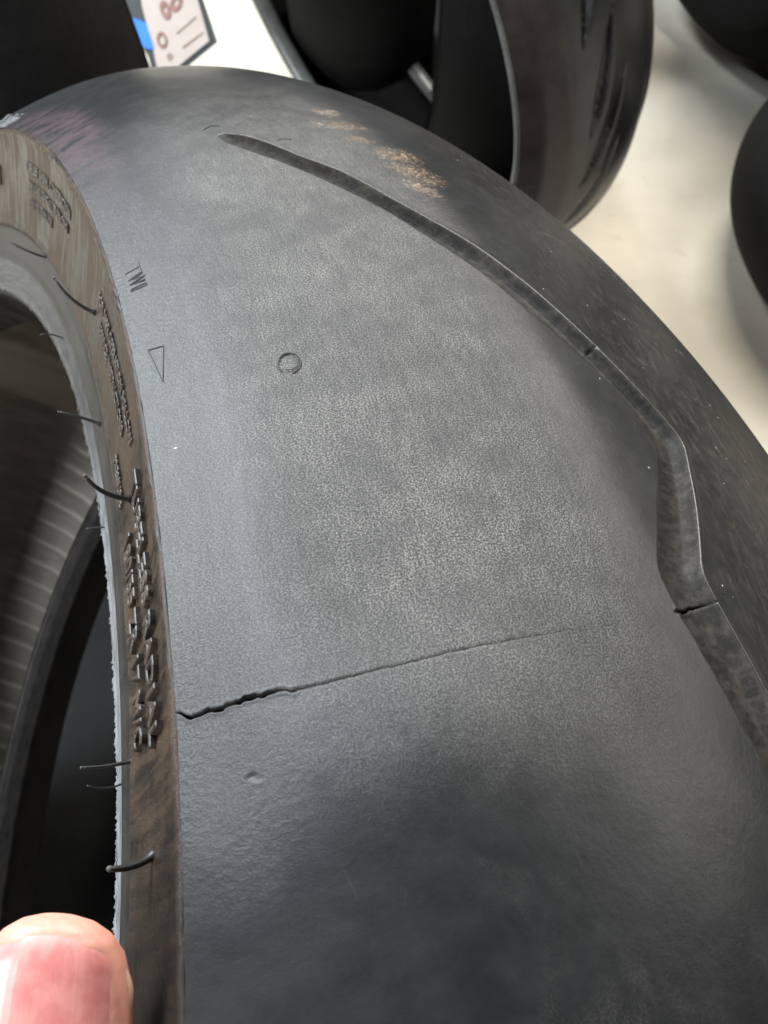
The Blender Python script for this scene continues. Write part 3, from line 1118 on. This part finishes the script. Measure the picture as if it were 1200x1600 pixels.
# plain dark tyres of the stack
P2 = with_mats(make_profile(.30, .070, .070, .04, .04, .062, .062, .216), M_BLACK, M_BLACK, M_BLACK, M_BLACK)
dark = bg_tyre("black tyre filling the top left corner of the picture", frame_mat(-.205, .62, .30, .55, .12), P2, None, None, None, None, None, n=180)
dup(dark, "black tyre seen edge on through the hole of the treaded tyre, nearer its left side", frame_mat(.09, 1.13, .30, .0, .0))
dup(dark, "black tyre seen through the right side of the treaded tyre's hole", frame_mat(.225, .95, .30, .0, .0))
dup(dark, "black tyre standing farthest back beside the bright wedge of floor", frame_mat(.58, 1.2, .30, .3, -.1))
P3_ = with_mats(make_profile(.30, .070, .070, .04, .04, .062, .062, .216), M_BGT, M_BGS, M_BGB, M_BLACK)
bg_tyre("grey black tyre cut off by the right edge of the picture", frame_mat(.70, 1.10, .30, .95, .0), P3_, None, None, None, None, None, n=240)
P4_ = with_mats(make_profile(.165, .040, .040, .02, .02, .035, .035, .115), M_BGT, M_BLACK, M_BLACK, M_BLACK)
bg_tyre("small dark tyre lying on the added dark sheet below the cracked tyre", frame_mat(.125, .20, .045, .3, 1.5707), P4_, None, None, None, None, None, n=200)

dup(dark, "black tyre added flat on the floor in place of a shadow at the right edge of the picture", frame_mat(.735, .70, .071, .3, 1.5707))  # added tyre, stands in for a shadow on the floor

# black sheet added to darken the floor under the leaning tyre
sheet_o = empty("added_dark_floor_sheet", "added black sheet that darkens the floor below the cracked tyre", "sheet")
bmx = [(-.85, -.7), (.22, -.7), (.22, .60), (-.85, .60)]
Vm = [(x, y, .004) for x, y in bmx] + [(x, y, .0) for x, y in bmx]
mesh_np("added_dark_sheet", Vm, [(0, 1, 2, 3), (0, 4, 5, 1), (1, 5, 6, 2), (2, 6, 7, 3), (3, 7, 4, 0)], M_BLACK, sheet_o, smooth=False)


# ------------------------------------------------------------------ label card against the black tyre
def label_card():
    k = NT("label_paper")
    o_ = k.obj()
    b_ = k.noise(o_, 60, 3, .6)
    paper = k.done(k.mix(b_, (0.36, 0.30, 0.26), (0.45, 0.385, 0.335)), .6)
    ink = mat_simple("brown_ink", (0.22, 0.10, 0.08), .6, 900, .00001, .2)
    ink2 = mat_simple("faint_brown_ink", (0.40, 0.29, 0.23), .6, 900, .00001, .2)
    blue = mat_simple("blue_print", (0.012, 0.16, 0.62), .45, 900, .00001, .1)
    blk = mat_simple("black_card_edge", (0.012, 0.016, 0.017), .5, 900, .00001, .2)
    D = 1.02

    def pt(u, v, dz=0.0):
        # the card leans on the black tyre: a plane tilted away from the viewer
        p = np.array([(u - 600) / 1599.73, -(v - 800) / 1599.73, -1.0])
        return cam_to_world(p * (D - dz))
    org = pt(280, 60)
    root_ = empty("tyre_label", "beige paper label with brown print and a blue patch beside the black tyre", "label", mat=Matrix.Translation(Vector(org)))

    def poly(name, pts, dz, mat_, par, th_=.0006):
        top = [pt(u, v, dz) - org for u, v in pts]
        bot = [pt(u, v, dz - th_) - org for u, v in pts]
        n_ = len(pts)
        F_ = [tuple(range(n_))[::-1], tuple(range(n_, 2 * n_))] + [(i, (i + 1) % n_, n_ + (i + 1) % n_, n_ + i) for i in range(n_)]
        return mesh_np(name, top + bot, F_, mat_, par, smooth=False)
    poly("card", [(185, -60), (300, -60), (318, 0), (340, 66), (291, 106), (246, 140), (232, 90), (190, 12)], 0, blk, root_, .002)
    face = poly("paper_face", [(212, -60), (296, -60), (309, 0), (327, 64), (284, 99), (250, 128), (240, 80), (222, 10)], .0009, paper, root_)
    poly("blue_print", [(193, 22), (229, 36), (242, 78), (226, 75), (212, 58)], .0009, blue, root_)

    def ell_(cx_, cy_, a, b, rot, hole):
        P_ = []
        for q in np.linspace(0, 2 * math.pi, 20, endpoint=False):
            x_, y_ = a * math.cos(q), b * math.sin(q)
            P_.append((cx_ + x_ * math.cos(rot) - y_ * math.sin(rot), cy_ + x_ * math.sin(rot) + y_ * math.cos(rot)))
        V_ = [pt(u, v, .0017) - org for u, v in P_] + [pt(cx_ + (u - cx_) * hole, cy_ + (v - cy_) * hole, .0017) - org for u, v in P_]
        return mesh_np("printed_mark", V_, [(i, (i + 1) % 20, 20 + (i + 1) % 20, 20 + i) for i in range(20)], ink, root_, smooth=False)
    ell_(258, 15, 8, 15, -.3, .35)
    ell_(275, 4, 9, 14, .3, .4)
    ell_(253, 62, 8, 13, -.2, .6)
    ell_(265, 88, 4, 5, 0, .6)
    for (x0, y0, x1, y1, w_) in ((275, 50, 305, 24, 2.0), (284, 72, 316, 48, 2.4)):
        poly("printed_line", [(x0, y0), (x1, y1), (x1 + 1, y1 + w_), (x0 + 1, y0 + w_)], .0017, ink2, root_, .0003)


label_card()
